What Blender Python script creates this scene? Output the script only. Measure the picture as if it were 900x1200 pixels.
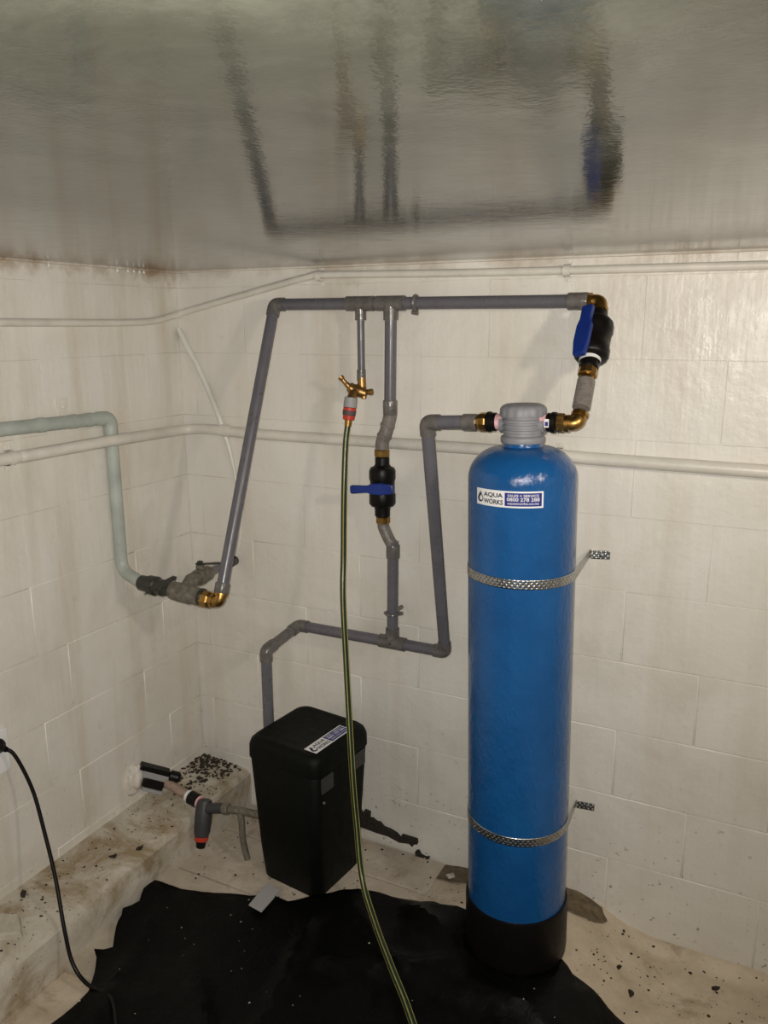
import bpy, bmesh, math, random
from mathutils import Vector, Matrix, Quaternion, noise as mnoise
from mathutils.geometry import delaunay_2d_cdt

# ------------------------------------------------------------------ clear
for o in list(bpy.data.objects):
    bpy.data.objects.remove(o, do_unlink=True)
SC = bpy.context.scene
C = SC.collection
PI = math.pi
random.seed(7)

# ------------------------------------------------------------------ camera
YAW, PITCH, ROLL = math.radians(26.5), math.radians(13.1), math.radians(-0.2)
CAM = Vector((1.80, -2.12, 1.68))
fw = Vector((-math.sin(YAW) * math.cos(PITCH), math.cos(YAW) * math.cos(PITCH), -math.sin(PITCH)))
rt0 = Vector((math.cos(YAW), math.sin(YAW), 0))
up0 = rt0.cross(fw)
rt = rt0 * math.cos(ROLL) + up0 * math.sin(ROLL)
up = rt.cross(fw)
cd = bpy.data.cameras.new('camera')
cam = bpy.data.objects.new('camera', cd)
C.objects.link(cam)
m3 = Matrix((rt, up, -fw)).transposed()
cam.matrix_world = Matrix.Translation(CAM) @ m3.to_4x4()
cd.sensor_fit = 'VERTICAL'
cd.sensor_height = 24.0
cd.lens = 24.0 * 950.0 / 1200.0
cd.clip_start = 0.02
SC.camera = cam

# ------------------------------------------------------------------ world, light, exposure
w = bpy.data.worlds.new('world')
SC.world = w
w.use_nodes = True
bg = w.node_tree.nodes['Background']
bg.inputs['Color'].default_value = (0.80, 0.95, 1.0, 1)
bg.inputs['Strength'].default_value = 0.25

ld = bpy.data.lights.new('ceiling_lamp_light', 'POINT')
ld.energy = 13.5
ld.color = (1.0, 0.88, 0.74)
ld.shadow_soft_size = 0.045
lo = bpy.data.objects.new('ceiling_lamp_light', ld)
lo.location = (2.10, -1.05, 1.77)
C.objects.link(lo)

# the phone's own flash, a few centimetres from its lens
fd = bpy.data.lights.new('camera_flash_light', 'SPOT')
fd.energy = 80.0
fd.color = (1.0, 0.955, 0.89)
fd.shadow_soft_size = 0.006
fd.spot_size = math.radians(120)
fd.spot_blend = 1.0
fo = bpy.data.objects.new('camera_flash_light', fd)
fo.matrix_world = Matrix.Translation(CAM - rt*0.012 + up*0.020) @ m3.to_4x4() @ Matrix.Rotation(math.radians(11), 4, 'Y') @ Matrix.Rotation(math.radians(2), 4, 'X')
C.objects.link(fo)

SC.view_settings.view_transform = 'Standard'
SC.view_settings.look = 'None'
SC.view_settings.gamma = 1.0
SC.view_settings.use_curve_mapping = False
SC.view_settings.exposure = 0.38

# ------------------------------------------------------------------ materials
def new_mat(name):
    m = bpy.data.materials.new(name)
    m.use_nodes = True
    nt = m.node_tree
    return m, nt, nt.nodes['Principled BSDF']

def N(nt, kind, **kw):
    n = nt.nodes.new(kind)
    for k, v in kw.items():
        setattr(n, k, v)
    return n

def lk(nt, a, b):
    nt.links.new(a, b)

def ramp(nt, fac, stops):
    r = N(nt, 'ShaderNodeValToRGB')
    e = r.color_ramp.elements
    while len(e) < len(stops):
        e.new(0.5)
    for i, (p, c) in enumerate(stops):
        e[i].position = p
        e[i].color = (c[0], c[1], c[2], 1) if not isinstance(c, (int, float)) else (c, c, c, 1)
    lk(nt, fac, r.inputs['Fac'])
    return r.outputs['Color']

def mixc(nt, fac, a, b):
    m = N(nt, 'ShaderNodeMix', data_type='RGBA')
    if isinstance(fac, float): m.inputs[0].default_value = fac
    else: lk(nt, fac, m.inputs[0])
    for i, s in ((6, a), (7, b)):
        if isinstance(s, tuple): m.inputs[i].default_value = (s[0], s[1], s[2], 1)
        else: lk(nt, s, m.inputs[i])
    return m.outputs[2]

def math_n(nt, op, a, b=None, c=None):
    m = N(nt, 'ShaderNodeMath', operation=op)
    for i, s in enumerate((a, b, c)):
        if s is None: continue
        if isinstance(s, (int, float)): m.inputs[i].default_value = s
        else: lk(nt, s, m.inputs[i])
    return m.outputs[0]

def pos(nt, scale=(1, 1, 1)):
    g = N(nt, 'ShaderNodeNewGeometry')
    mp = N(nt, 'ShaderNodeMapping')
    mp.inputs['Scale'].default_value = scale
    lk(nt, g.outputs['Position'], mp.inputs['Vector'])
    return mp.outputs['Vector']

def noise(nt, vec, scale, detail=4, rough=0.55, dist=0.0):
    n = N(nt, 'ShaderNodeTexNoise')
    n.inputs['Scale'].default_value = scale
    n.inputs['Detail'].default_value = detail
    n.inputs['Roughness'].default_value = rough
    n.inputs['Distortion'].default_value = dist
    lk(nt, vec, n.inputs['Vector'])
    return n.outputs['Fac']

def bump(nt, b, h, strength, dist=0.01):
    n = N(nt, 'ShaderNodeBump')
    n.inputs['Strength'].default_value = strength
    n.inputs['Distance'].default_value = dist
    lk(nt, h, n.inputs['Height'])
    lk(nt, n.outputs['Normal'], b.inputs['Normal'])

def simple(name, col, rough=0.5, metal=0.0, var=0.12, scale=30.0, bumpv=0.0, coat=0.0, spec=0.5):
    """painted / plastic / metal stuff with slight colour and gloss variation"""
    m, nt, b = new_mat(name)
    v = pos(nt)
    f = noise(nt, v, scale, 5)
    a = tuple(c * (1 - var) for c in col)
    d = tuple(min(1, c * (1 + var)) for c in col)
    lk(nt, ramp(nt, f, [(0.3, a), (0.7, d)]), b.inputs['Base Color'])
    b.inputs['Metallic'].default_value = metal
    lk(nt, ramp(nt, noise(nt, v, scale * 2.3, 3), [(0.3, max(0.02, rough - 0.06)), (0.7, min(1, rough + 0.08))]), b.inputs['Roughness'])
    b.inputs['Specular IOR Level'].default_value = spec
    if coat: b.inputs['Coat Weight'].default_value = coat
    if bumpv: bump(nt, b, noise(nt, v, scale * 3, 4), bumpv, 0.003)
    return m

def wall_mat(name, stain, seed):
    m, nt, b = new_mat(name)
    v = pos(nt)
    mp = N(nt, 'ShaderNodeMapping')
    mp.inputs['Location'].default_value = (seed, seed * 1.7, seed * .3)
    lk(nt, v, mp.inputs['Vector'])
    v = mp.outputs['Vector']
    # broad cream / grey blotches
    col = ramp(nt, noise(nt, v, 2.6, 5, 0.6, 0.6), [(0.30, (0.66, 0.625, 0.55)), (0.52, (0.755, 0.725, 0.66)), (0.75, (0.80, 0.78, 0.73))])
    # tall drip stains
    ms = N(nt, 'ShaderNodeMapping')
    ms.inputs['Scale'].default_value = (9.0, 9.0, 0.7)
    lk(nt, v, ms.inputs['Vector'])
    dr = noise(nt, ms.outputs['Vector'], 1.0, 5, 0.6)
    drf = ramp(nt, dr, [(0.50, 0.0), (0.74, stain)])
    col = mixc(nt, drf, col, (0.52, 0.41, 0.28))
    # rust weeping from the ceiling joint and mould specks near the floor
    g = N(nt, 'ShaderNodeNewGeometry')
    sx = N(nt, 'ShaderNodeSeparateXYZ')
    lk(nt, g.outputs['Position'], sx.inputs[0])
    z = sx.outputs['Z']
    n2 = noise(nt, v, 6.0, 6, 0.7)
    top = ramp(nt, math_n(nt, 'ADD', z, math_n(nt, 'MULTIPLY', n2, 0.16)), [(0.0, 0.0), (1.0, 0.0)])
    mr = N(nt, 'ShaderNodeMapRange')
    mr.inputs['From Min'].default_value = 1.925
    mr.inputs['From Max'].default_value = 1.985
    lk(nt, math_n(nt, 'ADD', z, math_n(nt, 'MULTIPLY', n2, 0.24)), mr.inputs['Value'])
    col = mixc(nt, math_n(nt, 'MULTIPLY', mr.outputs[0], min(0.95, stain*1.7)), col, (0.27, 0.165, 0.075))
    sp = noise(nt, v, 60.0, 3, 0.6)
    mr2 = N(nt, 'ShaderNodeMapRange')
    mr2.inputs['From Min'].default_value = 0.55
    mr2.inputs['From Max'].default_value = 0.05
    lk(nt, z, mr2.inputs['Value'])
    spk = math_n(nt, 'MULTIPLY', ramp(nt, sp, [(0.66, 0.0), (0.72, 0.7)]), mr2.outputs[0])
    col = mixc(nt, spk, col, (0.10, 0.075, 0.04))
    lk(nt, col, b.inputs['Base Color'])
    lk(nt, ramp(nt, noise(nt, v, 14.0, 4), [(0.3, 0.26), (0.7, 0.44)]), b.inputs['Roughness'])
    h = math_n(nt, 'ADD', noise(nt, v, 22.0, 6, 0.6), math_n(nt, 'MULTIPLY', noise(nt, ms.outputs['Vector'], 3.0, 4), 0.8))
    bump(nt, b, h, 0.45, 0.006)
    return m

M = {}
M['wall_l'] = wall_mat('stained_white_gloss_paint', 0.50, 3.1)
M['wall_b'] = wall_mat('white_gloss_wall_paint', 0.26, 11.7)

def ceiling_mat():
    m, nt, b = new_mat('grey_gloss_ceiling_paint')
    v = pos(nt)
    col = ramp(nt, noise(nt, v, 6.0, 9, 0.74, 0.5), [(0.30, (0.040, 0.041, 0.030)), (0.52, (0.072, 0.073, 0.055)), (0.72, (0.118, 0.120, 0.094))])
    ru = ramp(nt, noise(nt, v, 7.0, 5, 0.7), [(0.62, 0.0), (0.78, 0.35)])
    col = mixc(nt, ru, col, (0.10, 0.07, 0.04))
    lk(nt, col, b.inputs['Base Color'])
    lk(nt, ramp(nt, noise(nt, v, 18.0, 5, 0.7), [(0.3, 0.05), (0.7, 0.13)]), b.inputs['Roughness'])
    b.inputs['IOR'].default_value = 1.34
    bump(nt, b, math_n(nt, 'ADD', noise(nt, v, 40.0, 3, 0.6), math_n(nt, 'MULTIPLY', noise(nt, v, 160.0, 3, 0.6), 0.35)), 0.12, 0.002)
    return m
M['ceil'] = ceiling_mat()

def floor_mat(name, c0, c1, dirt, thr):
    m, nt, b = new_mat(name)
    v = pos(nt)
    col = ramp(nt, noise(nt, v, 9.0, 6, 0.65), [(0.3, c0), (0.65, c1)])
    d = ramp(nt, noise(nt, v, 5.0, 7, 0.72, 0.5), [(thr, 0.0), (thr + 0.16, 0.85)])
    col = mixc(nt, d, col, dirt)
    s = ramp(nt, noise(nt, v, 75.0, 4, 0.65), [(0.66, 0.0), (0.71, 0.9)])
    col = mixc(nt, s, col, (0.035, 0.024, 0.014))
    lk(nt, col, b.inputs['Base Color'])
    b.inputs['Roughness'].default_value = 0.62
    bump(nt, b, noise(nt, v, 30.0, 7, 0.7), 0.5, 0.008)
    return m
M['floor'] = floor_mat('dirty_cream_mortar', (0.50, 0.41, 0.30), (0.68, 0.58, 0.45), (0.26, 0.18, 0.10), 0.54)
M['plank'] = floor_mat('dirty_painted_floor_board', (0.42, 0.36, 0.28), (0.58, 0.51, 0.42), (0.21, 0.13, 0.07), 0.54)
M['ledge'] = floor_mat('dirty_painted_ledge', (0.47, 0.42, 0.33), (0.64, 0.59, 0.51), (0.28, 0.20, 0.10), 0.48)

M['oldpipe'] = simple('painted_over_conduit', (0.70, 0.67, 0.60), 0.36, 0, 0.10, 14, 0.25)
M['greenpipe'] = simple('pale_green_grey_painted_pipe', (0.43, 0.47, 0.43), 0.42, 0, 0.14, 16, 0.25)
M['cable_w'] = simple('painted_over_cable', (0.72, 0.71, 0.65), 0.4, 0, 0.06, 14, 0.2)
M['pvc'] = simple('grey_pvc_pipe', (0.125, 0.12, 0.137), 0.30, 0, 0.10, 18)
M['pvcf'] = simple('glue_smeared_pvc_fitting', (0.130, 0.120, 0.112), 0.22, 0, 0.28, 45, 0.25)
M['pvcrib'] = simple('taped_grey_thread', (0.19, 0.17, 0.152), 0.35, 0, 0.22, 70, 0.4)
M['brass'] = simple('brass', (0.40, 0.235, 0.07), 0.35, 1.0, 0.2, 40, 0.1)
M['oldbrass'] = simple('tarnished_brass', (0.36, 0.21, 0.075), 0.38, 0.9, 0.3, 50, 0.2)
M['black'] = simple('black_plastic', (0.005, 0.004, 0.004), 0.40, 0, 0.15, 30, spec=0.25)
M['blue_h'] = simple('blue_plastic_handle', (0.007, 0.028, 0.20), 0.42, 0, 0.08, 30)
M['greyhead'] = simple('grey_moulded_head', (0.225, 0.23, 0.25), 0.5, 0, 0.08, 40)
M['pink'] = simple('pink_thread_tape', (0.72, 0.42, 0.44), 0.6, 0, 0.1, 50)
M['white'] = simple('white_sticker', (0.80, 0.80, 0.80), 0.45, 0, 0.03, 20)
M['navy'] = simple('navy_print', (0.012, 0.018, 0.20), 0.45, 0, 0.05, 20)
M['ink'] = simple('dark_ink', (0.012, 0.014, 0.035), 0.5, 0, 0.05, 20)
M['galv'] = simple('galvanised_steel', (0.50, 0.50, 0.48), 0.30, 1.0, 0.22, 60)
M['cab'] = simple('black_green_cabinet_plastic', (0.0022, 0.0032, 0.0022), 0.55, 0, 0.2, 20, spec=0.16)
M['cabvent'] = simple('dark_grey_grip_plastic', (0.035, 0.033, 0.034), 0.5, 0, 0.1, 30)
M['hose'] = simple('dark_green_hose', (0.010, 0.030, 0.018), 0.30, 0, 0.1, 40)
M['yellow'] = simple('yellow_hose_stripe', (0.45, 0.38, 0.10), 0.35, 0, 0.1, 40)
M['red'] = simple('red_orange_plastic', (0.55, 0.045, 0.02), 0.4, 0, 0.06, 30)
M['connbrown'] = simple('dark_grip_rubber', (0.10, 0.06, 0.06), 0.6, 0, 0.1, 60)
M['conngrey'] = simple('grey_connector_plastic', (0.33, 0.33, 0.33), 0.5, 0, 0.06, 30)
M['charcoal'] = simple('charcoal_pump_plastic', (0.040, 0.040, 0.042), 0.5, 0, 0.12, 30)
M['corroded'] = simple('corroded_grey_fitting', (0.16, 0.145, 0.115), 0.55, 0.15, 0.4, 70, 0.5)
M['blacktar'] = simple('black_tarred_fitting', (0.028, 0.028, 0.024), 0.40, 0, 0.3, 60, 0.3)
M['clear_pinkish'] = simple('stained_clear_hose', (0.33, 0.24, 0.19), 0.35, 0, 0.2, 60)
M['cardgrey'] = simple('grey_white_card', (0.45, 0.45, 0.45), 0.6, 0, 0.05, 20)
M['dirt'] = simple('dark_debris', (0.030, 0.020, 0.012), 0.85, 0, 0.5, 120)
M['rot'] = simple('rotten_black_board', (0.022, 0.016, 0.011), 0.85, 0, 0.5, 90, 0.6)
M['stone'] = simple('worn_cream_stone', (0.50, 0.46, 0.37), 0.7, 0, 0.15, 40, 0.5)

M['mottled'] = simple('mottled_brown', (0.14, 0.105, 0.06), 0.7, 0, 0.4, 50, 0.5)
def tank_mat():
    m, nt, b = new_mat('blue_fibreglass_tank')
    v = pos(nt)
    col = ramp(nt, noise(nt, v, 9.0, 5), [(0.3, (0.007, 0.074, 0.235)), (0.7, (0.010, 0.094, 0.285))])
    lk(nt, col, b.inputs['Base Color'])
    b.inputs['Roughness'].default_value = 0.09
    mv = N(nt, 'ShaderNodeMapping')
    mv.inputs['Scale'].default_value = (1, 1, 0.6)
    lk(nt, v, mv.inputs['Vector'])
    bump(nt, b, noise(nt, mv.outputs['Vector'], 60.0, 4, 0.65), 0.75, 0.004)
    return m
M['tank'] = tank_mat()

def sheet_mat():
    m, nt, b = new_mat('black_polythene')
    v = pos(nt)
    lk(nt, ramp(nt, noise(nt, v, 80.0, 4, .7), [(0.66, (0.002, 0.002, 0.002)), (0.80, (0.035, 0.030, 0.024))]), b.inputs['Base Color'])
    lk(nt, ramp(nt, noise(nt, v, 9.0, 4), [(0.3, 0.30), (0.7, 0.55)]), b.inputs['Roughness'])
    b.inputs['Specular IOR Level'].default_value = 0.14
    bump(nt, b, noise(nt, v, 26.0, 5, 0.6, 1.2), 0.35, 0.008)
    return m
M['sheet'] = sheet_mat()
def water_mat():
    m, nt, b = new_mat('water')
    b.inputs['Base Color'].default_value = (1, 1, 1, 1)  # white base puts the drops' bright glint into their colour
    b.inputs['Roughness'].default_value = 0.02
    b.inputs['Transmission Weight'].default_value = 0.25
    b.inputs['Coat Weight'].default_value = 1.0
    b.inputs['IOR'].default_value = 1.33
    return m
M['water'] = water_mat()

# ------------------------------------------------------------------ mesh helpers
class MB:
    def __init__(s): s.v, s.f, s.s = [], [], []
    def add(s, vs, fs, smooth=True):
        o = len(s.v)
        s.v += [tuple(p) for p in vs]
        s.f += [tuple(i + o for i in f) for f in fs]
        s.s += [smooth] * len(fs)
        return s
    def box(s, a, b):
        x0, y0, z0 = a; x1, y1, z1 = b
        vs = [(x0,y0,z0),(x1,y0,z0),(x1,y1,z0),(x0,y1,z0),(x0,y0,z1),(x1,y0,z1),(x1,y1,z1),(x0,y1,z1)]
        return s.add(vs, [(3,2,1,0),(4,5,6,7),(0,1,5,4),(1,2,6,5),(2,3,7,6),(3,0,4,7)], False)
    def tube(s, pts, rad, seg=16, cap=True):
        vs, fs, fr = sweep(pts, rad, seg)
        n = len(pts)
        s.add(vs, fs, True)
        if cap:
            o = len(s.v) - len(vs)
            s.f.append(tuple(o + i for i in reversed(range(seg)))); s.s.append(False)
            s.f.append(tuple(o + (n - 1) * seg + i for i in range(seg))); s.s.append(False)
        return s
    def lathe(s, p, d, prof, seg=28, smooth=True, ang=None, rib=None):
        """prof: list of (t along d, radius); rib(k, i) scales radius"""
        d = Vector(d).normalized(); p = Vector(p)
        a = d.orthogonal().normalized(); b = d.cross(a)
        vs = []
        for i, (t, r) in enumerate(prof):
            for k in range(seg):
                th = 2 * PI * k / seg
                rr = r * (rib(k, i) if rib else 1)
                vs.append(p + d * t + (a * math.cos(th) + b * math.sin(th)) * rr)
        fs = []
        for i in range(len(prof) - 1):
            for k in range(seg):
                k2 = (k + 1) % seg
                fs.append((i*seg+k, i*seg+k2, (i+1)*seg+k2, (i+1)*seg+k))
        s.add(vs, fs, smooth)
        o = len(s.v) - len(vs)
        if prof[0][1] > 1e-5: s.f.append(tuple(o + i for i in reversed(range(seg)))); s.s.append(False)
        if prof[-1][1] > 1e-5: s.f.append(tuple(o + (len(prof)-1)*seg + i for i in range(seg))); s.s.append(False)
        return s
    def prism(s, poly, o, ux, uy, un, th):
        """polygon in the plane (o, ux, uy), thickness th along un"""
        o, ux, uy, un = map(Vector, (o, ux, uy, un))
        n = len(poly)
        vs = [o + ux*x + uy*y for x, y in poly] + [o + ux*x + uy*y + un*th for x, y in poly]
        fs = [tuple(reversed(range(n))), tuple(range(n, 2*n))] + [(i, (i+1) % n, n+(i+1) % n, n+i) for i in range(n)]
        return s.add(vs, fs, False)
    def mesh(s, name, bev=0.0, bseg=2, sharp=35):
        me = bpy.data.meshes.new(name)
        me.from_pydata(s.v, [], s.f)
        me.polygons.foreach_set('use_smooth', s.s)
        bm = bmesh.new(); bm.from_mesh(me)
        bmesh.ops.recalc_face_normals(bm, faces=bm.faces)
        if bev:
            es = [e for e in bm.edges if len(e.link_faces) == 2 and e.calc_face_angle(0) > math.radians(sharp)]
            r_ = bmesh.ops.bevel(bm, geom=es, offset=bev, segments=bseg, affect='EDGES', profile=0.5, clamp_overlap=True)
            for f in r_['faces']: f.smooth = True
        for e in bm.edges:
            if len(e.link_faces) == 2: e.smooth = e.calc_face_angle(0) < math.radians(40)
        bm.to_mesh(me); bm.free()
        return me
    def build(s, name, mat, parent=None, bev=0.0, bseg=2):
        return link(name, s.mesh(name, bev, bseg), mat, parent)

def link(name, me, mat, parent=None):
    if mat is not None and not me.materials: me.materials.append(M[mat])
    o = bpy.data.objects.new(name, me)
    C.objects.link(o)
    if parent is not None:
        o.parent = parent
        o.matrix_parent_inverse = world_of(parent).inverted()
    return o

def world_of(o):
    m = o.matrix_basis.copy()
    p = o.parent
    if p is not None:
        return world_of(p) @ o.matrix_parent_inverse @ m
    return m

def sweep(pts, rad, seg):
    pts = [Vector(p) for p in pts]
    n = len(pts)
    if not isinstance(rad, (list, tuple)): rad = [rad] * n
    T = []
    for i in range(n):
        a = pts[max(0, i-1)]; b = pts[min(n-1, i+1)]
        T.append((b - a).normalized())
    nrm = T[0].orthogonal().normalized()
    vs, fr = [], []
    for i in range(n):
        if i:
            q = T[i-1].rotation_difference(T[i])
            nrm = q @ nrm
        nrm = (nrm - T[i] * nrm.dot(T[i])).normalized()
        b = T[i].cross(nrm)
        fr.append((pts[i], nrm.copy(), b))
        for k in range(seg):
            th = 2*PI*k/seg
            vs.append(pts[i] + (nrm*math.cos(th) + b*math.sin(th)) * rad[i])
    fs = [(i*seg+k, i*seg+(k+1) % seg, (i+1)*seg+(k+1) % seg, (i+1)*seg+k) for i in range(n-1) for k in range(seg)]
    return vs, fs, fr

def smooth_path(pts, sub=8):
    P = [Vector(p) for p in pts]
    P = [P[0]*2 - P[1]] + P + [P[-1]*2 - P[-2]]
    out = []
    for i in range(1, len(P) - 2):
        for k in range(sub):
            t = k / sub
            a, b, c, d = P[i-1], P[i], P[i+1], P[i+2]
            out.append(0.5*((2*b) + (c-a)*t + (2*a-5*b+4*c-d)*t*t + (3*b-a-3*c+d)*t**3))
    out.append(P[-2])
    return out

def fillet(pts, r, n=6):
    """polyline with rounded corners"""
    P = [Vector(p) for p in pts]
    out = [P[0]]
    for i in range(1, len(P)-1):
        a = (P[i-1]-P[i]); b = (P[i+1]-P[i])
        rr = min(r, a.length*.49, b.length*.49)
        p0 = P[i] + a.normalized()*rr; p1 = P[i] + b.normalized()*rr
        for k in range(n+1):
            t = k/n
            out.append(p0*(1-t)**2 + P[i]*2*t*(1-t) + p1*t*t)
    out.append(P[-1])
    return out

def tag(o, label, cat=None, group=None, kind=None):
    if label: o['label'] = label
    if cat: o['category'] = cat
    if group: o['group'] = group
    if kind: o['kind'] = kind
    return o

def thing(name, loc, label, cat, group=None, rot=(0, 0, 0)):
    o = bpy.data.objects.new(name, None)
    o.empty_display_size = 0.05
    C.objects.link(o)
    o.location = loc
    o.rotation_euler = rot
    return tag(o, label, cat, group)

V = Vector
def lerp(a, b, t): return V(a)*(1-t) + V(b)*t

# ------------------------------------------------------------------ the room
CEIL = 1.843
X1, Y1 = 2.9, -2.9

def sstep(a, b, x):
    t = max(0, min(1, (x-a)/(b-a)))
    return t*t*(3-2*t)

def fz(x, y):
    """height of the uneven floor"""
    rb_ = math.hypot(x-1.275, y+0.275)
    g = 0.045*(1 - sstep(0.15, 0.42, rb_))
    r = -0.055*sstep(1.36, 1.62, x)*sstep(-0.9, -0.3, y)
    l = -0.012*(1 - sstep(0.93, 1.02, x))*sstep(-1.0, -0.95, y)
    lump = 0
    if x > 0.98:
        lump = 0.010*(mnoise.noise(V((x*9, y*9, 1.3)))) + 0.006*mnoise.noise(V((x*26, y*26, 4.1)))
        lump *= sstep(0.98, 1.1, x)*sstep(0.13, 0.22, rb_)
    # mortar fillet against the back wall on the right
    fil = 0.018*sstep(-0.06, 0.0, y)*sstep(1.0, 1.2, x)
    return g + r + l + lump + fil

b = MB()
NX, NY = 150, 110
xs = [-0.02 + (X1+0.04)*i/NX for i in range(NX+1)]
ys = [0.02 + (Y1-0.04)*(j/NY)**1.4 for j in range(NY+1)]
b.add([(x, y, fz(x, y)) for y in ys for x in xs],
      [(j*(NX+1)+i, j*(NX+1)+i+1, (j+1)*(NX+1)+i+1, (j+1)*(NX+1)+i) for j in range(NY) for i in range(NX)])
floor = b.build('floor', 'floor')
tag(floor, 'dirty cream lumpy floor', kind='structure')

# floor boards beside the ledge, each a piece of its own
edges = [-0.004, -0.168, -0.398, -0.630, -0.862]
for i in range(4):
    y0, y1 = edges[i], edges[i+1]
    o = MB().box((0.205, y1+0.004, -0.02), (0.955 + 0.02*random.random(), y0-0.004, 0.001+0.003*random.random())).build('floor_board', 'plank', floor, 0.003)

for pl, lab in (([(1.338, -0.003), (1.40, -0.004), (1.455, -0.012), (1.478, -0.04), (1.45, -0.085), (1.40, -0.10), (1.35, -0.11)], 'brown damp patch'),
                ([(0.905, -0.006), (0.968, -0.006), (1.08, -0.008), (1.10, -0.06), (1.075, -0.105), (1.016, -0.105), (0.951, -0.080), (0.915, -0.04)], 'dark greenish damp patch')):
    cxp = sum(p[0] for p in pl)/len(pl); cyp = sum(p[1] for p in pl)/len(pl)
    vs, fs = [(cxp, cyp)], []
    n_ = len(pl)*6
    for rr in (0.33, 0.66, 1.0):
        for i in range(n_):
            a_, c_ = V(pl[i//6]), V(pl[(i//6+1) % len(pl)])
            p = a_.lerp(c_, (i % 6)/6)
            q = V((cxp, cyp)).lerp(p, rr*(1+0.06*mnoise.noise(V((p.x*60, p.y*60, 2)))))
            vs.append((q.x, min(-0.002, q.y)))
    for i in range(n_):
        j = (i+1) % n_
        fs.append((0, 1+i, 1+j))
        for k in range(2): fs.append((1+k*n_+i, 1+(k+1)*n_+i, 1+(k+1)*n_+j, 1+k*n_+j))
    o = MB().add([(x, y, fz(x, y)+0.0035) for x, y in vs], fs).build('floor_patch', 'mottled', floor)  # darker brown patch laid just above the floor
    o['label'] = lab

b = MB().box((-0.1, Y1-0.1, CEIL), (X1+0.1, 0.1, CEIL+0.12))
tag(b.build('ceiling', 'ceil'), 'low grey gloss-painted ceiling', kind='structure')

COURSE = [-0.08, 0.176, 0.378, 0.580, 0.782, 0.984, 1.186, 1.388, 1.590, 1.792, CEIL]
def block_mesh(w, h, name, bv):
    # a painted block: soft edges, face proud of the joint by a couple of millimetres
    return MB().box((0, 0, 0), (w, 0.012, h)).mesh(name, bv, 1)

cache = {}
def lay_blocks(wall, side, L, off_even, off_odd, matn):
    for c in range(len(COURSE)-1):
        J, bv = (0.002, 0.0018) if c < 5 else (0.0007, 0.0006)     # the upper courses are filled by thick paint
        z0, z1 = COURSE[c]+J/2, COURSE[c+1]-J/2
        off = off_even if c % 2 == 0 else off_odd
        a = off - 0.4
        while a < L:
            s0, s1 = max(a, 0) + J/2, min(a+0.4, L) - J/2
            a += 0.4
            if s1 - s0 < 0.03: continue
            key = (round(s1-s0, 3), round(z1-z0, 3), matn)
            if key not in cache:
                me = block_mesh(key[0], key[1], 'block', bv)
                me.materials.append(M[matn]); cache[key] = me
            o = bpy.data.objects.new('block', cache[key]); C.objects.link(o)
            jit = random.uniform(0, 0.0005 if c < 5 else 0.0001)
            if side == 'back':
                o.location = (s0, -0.0 - jit, z0)
            else:
                o.location = (0.0 + jit, -s1, z0); o.rotation_euler = (0, 0, PI/2)
                o.location = (jit, -s1, z0)
            o.parent = wall

wb = MB().box((-0.12, 0.0019, -0.12), (X1+0.1, 0.12, CEIL+0.02)).build('wall_back', 'wall_b')
tag(wb, 'white-painted block wall behind the blue tank', kind='structure')
lay_blocks(wb, 'back', X1, 0.06+0.2, 0.06, 'wall_b')
wl = MB().box((-0.12, Y1-0.1, -0.12), (-0.0019, 0.12, CEIL+0.02)).build('wall_left', 'wall_l')
tag(wl, 'stained white-painted block wall with the pale green pipe', kind='structure')
lay_blocks(wl, 'left', -Y1, 0.27, 0.364-0.2+0.0, 'wall_l')
# left blocks: local y axis points to +x after the turn, so face sits on x=jit side
for o in wl.children:
    o.location.x += 0.0
wr = MB().box((X1, Y1-0.1, -0.12), (X1+0.12, 0.12, CEIL+0.02)).build('wall_right', 'wall_b')
tag(wr, 'white-painted wall to the right', kind='structure')

# wall behind the photographer with a wide doorway in it
b = MB().box((-0.1, Y1-0.12, -0.12), (1.25, Y1, CEIL+0.02)).box((2.15, Y1-0.12, -0.12), (X1+0.1, Y1, CEIL+0.02)).box((1.25, Y1-0.12, 1.72), (2.15, Y1, CEIL+0.02))
tag(b.build('wall_front', 'wall_b'), 'white-painted wall with the doorway', kind='structure')

# raised ledge along the left wall
b = MB()
LN, prof = 70, []
def ledge_prof(y):
    n = lambda k: mnoise.noise(V((y*5+k*7.3, k*1.9, 2.2)))
    return [(0.0, 0.146+0.004*n(0)), (0.05, 0.142+0.006*n(1)), (0.10, 0.138+0.006*n(2)), (0.16, 0.134+0.005*n(3)), (0.192+0.006*n(4), 0.128+0.004*n(3)),
            (0.205+0.006*n(4), 0.115), (0.210+0.006*n(5), 0.06), (0.206+0.005*n(6), -0.04)]
k = 8
vs = []
for j in range(LN+1):
    y = 0.01 + (Y1-0.02)*j/LN
    vs += [(x, y, z) for x, z in ledge_prof(y)]
b.add(vs, [(j*k+i, j*k+i+1, (j+1)*k+i+1, (j+1)*k+i) for j in range(LN) for i in range(k-1)])
tag(b.build('trim_1', 'ledge'), 'dirty raised ledge along the foot of the left wall', kind='structure')
# sealant bead where the ceiling meets the walls
for i, (p, q, mm) in enumerate((((0.004, 0.0, CEIL), (0.004, Y1, CEIL), 'wall_l'), ((0, -0.004, CEIL), (X1, -0.004, CEIL), 'wall_b'))):
    pts = [lerp(p, q, t/60) + V((0, 0, 0.0015*mnoise.noise(V((t*.9, i*9, 0))))) for t in range(61)]
    tag(MB().tube(pts, 0.006, 8).build('trim_%d' % (i+2), mm), 'painted joint between wall and ceiling', kind='structure')

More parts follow.
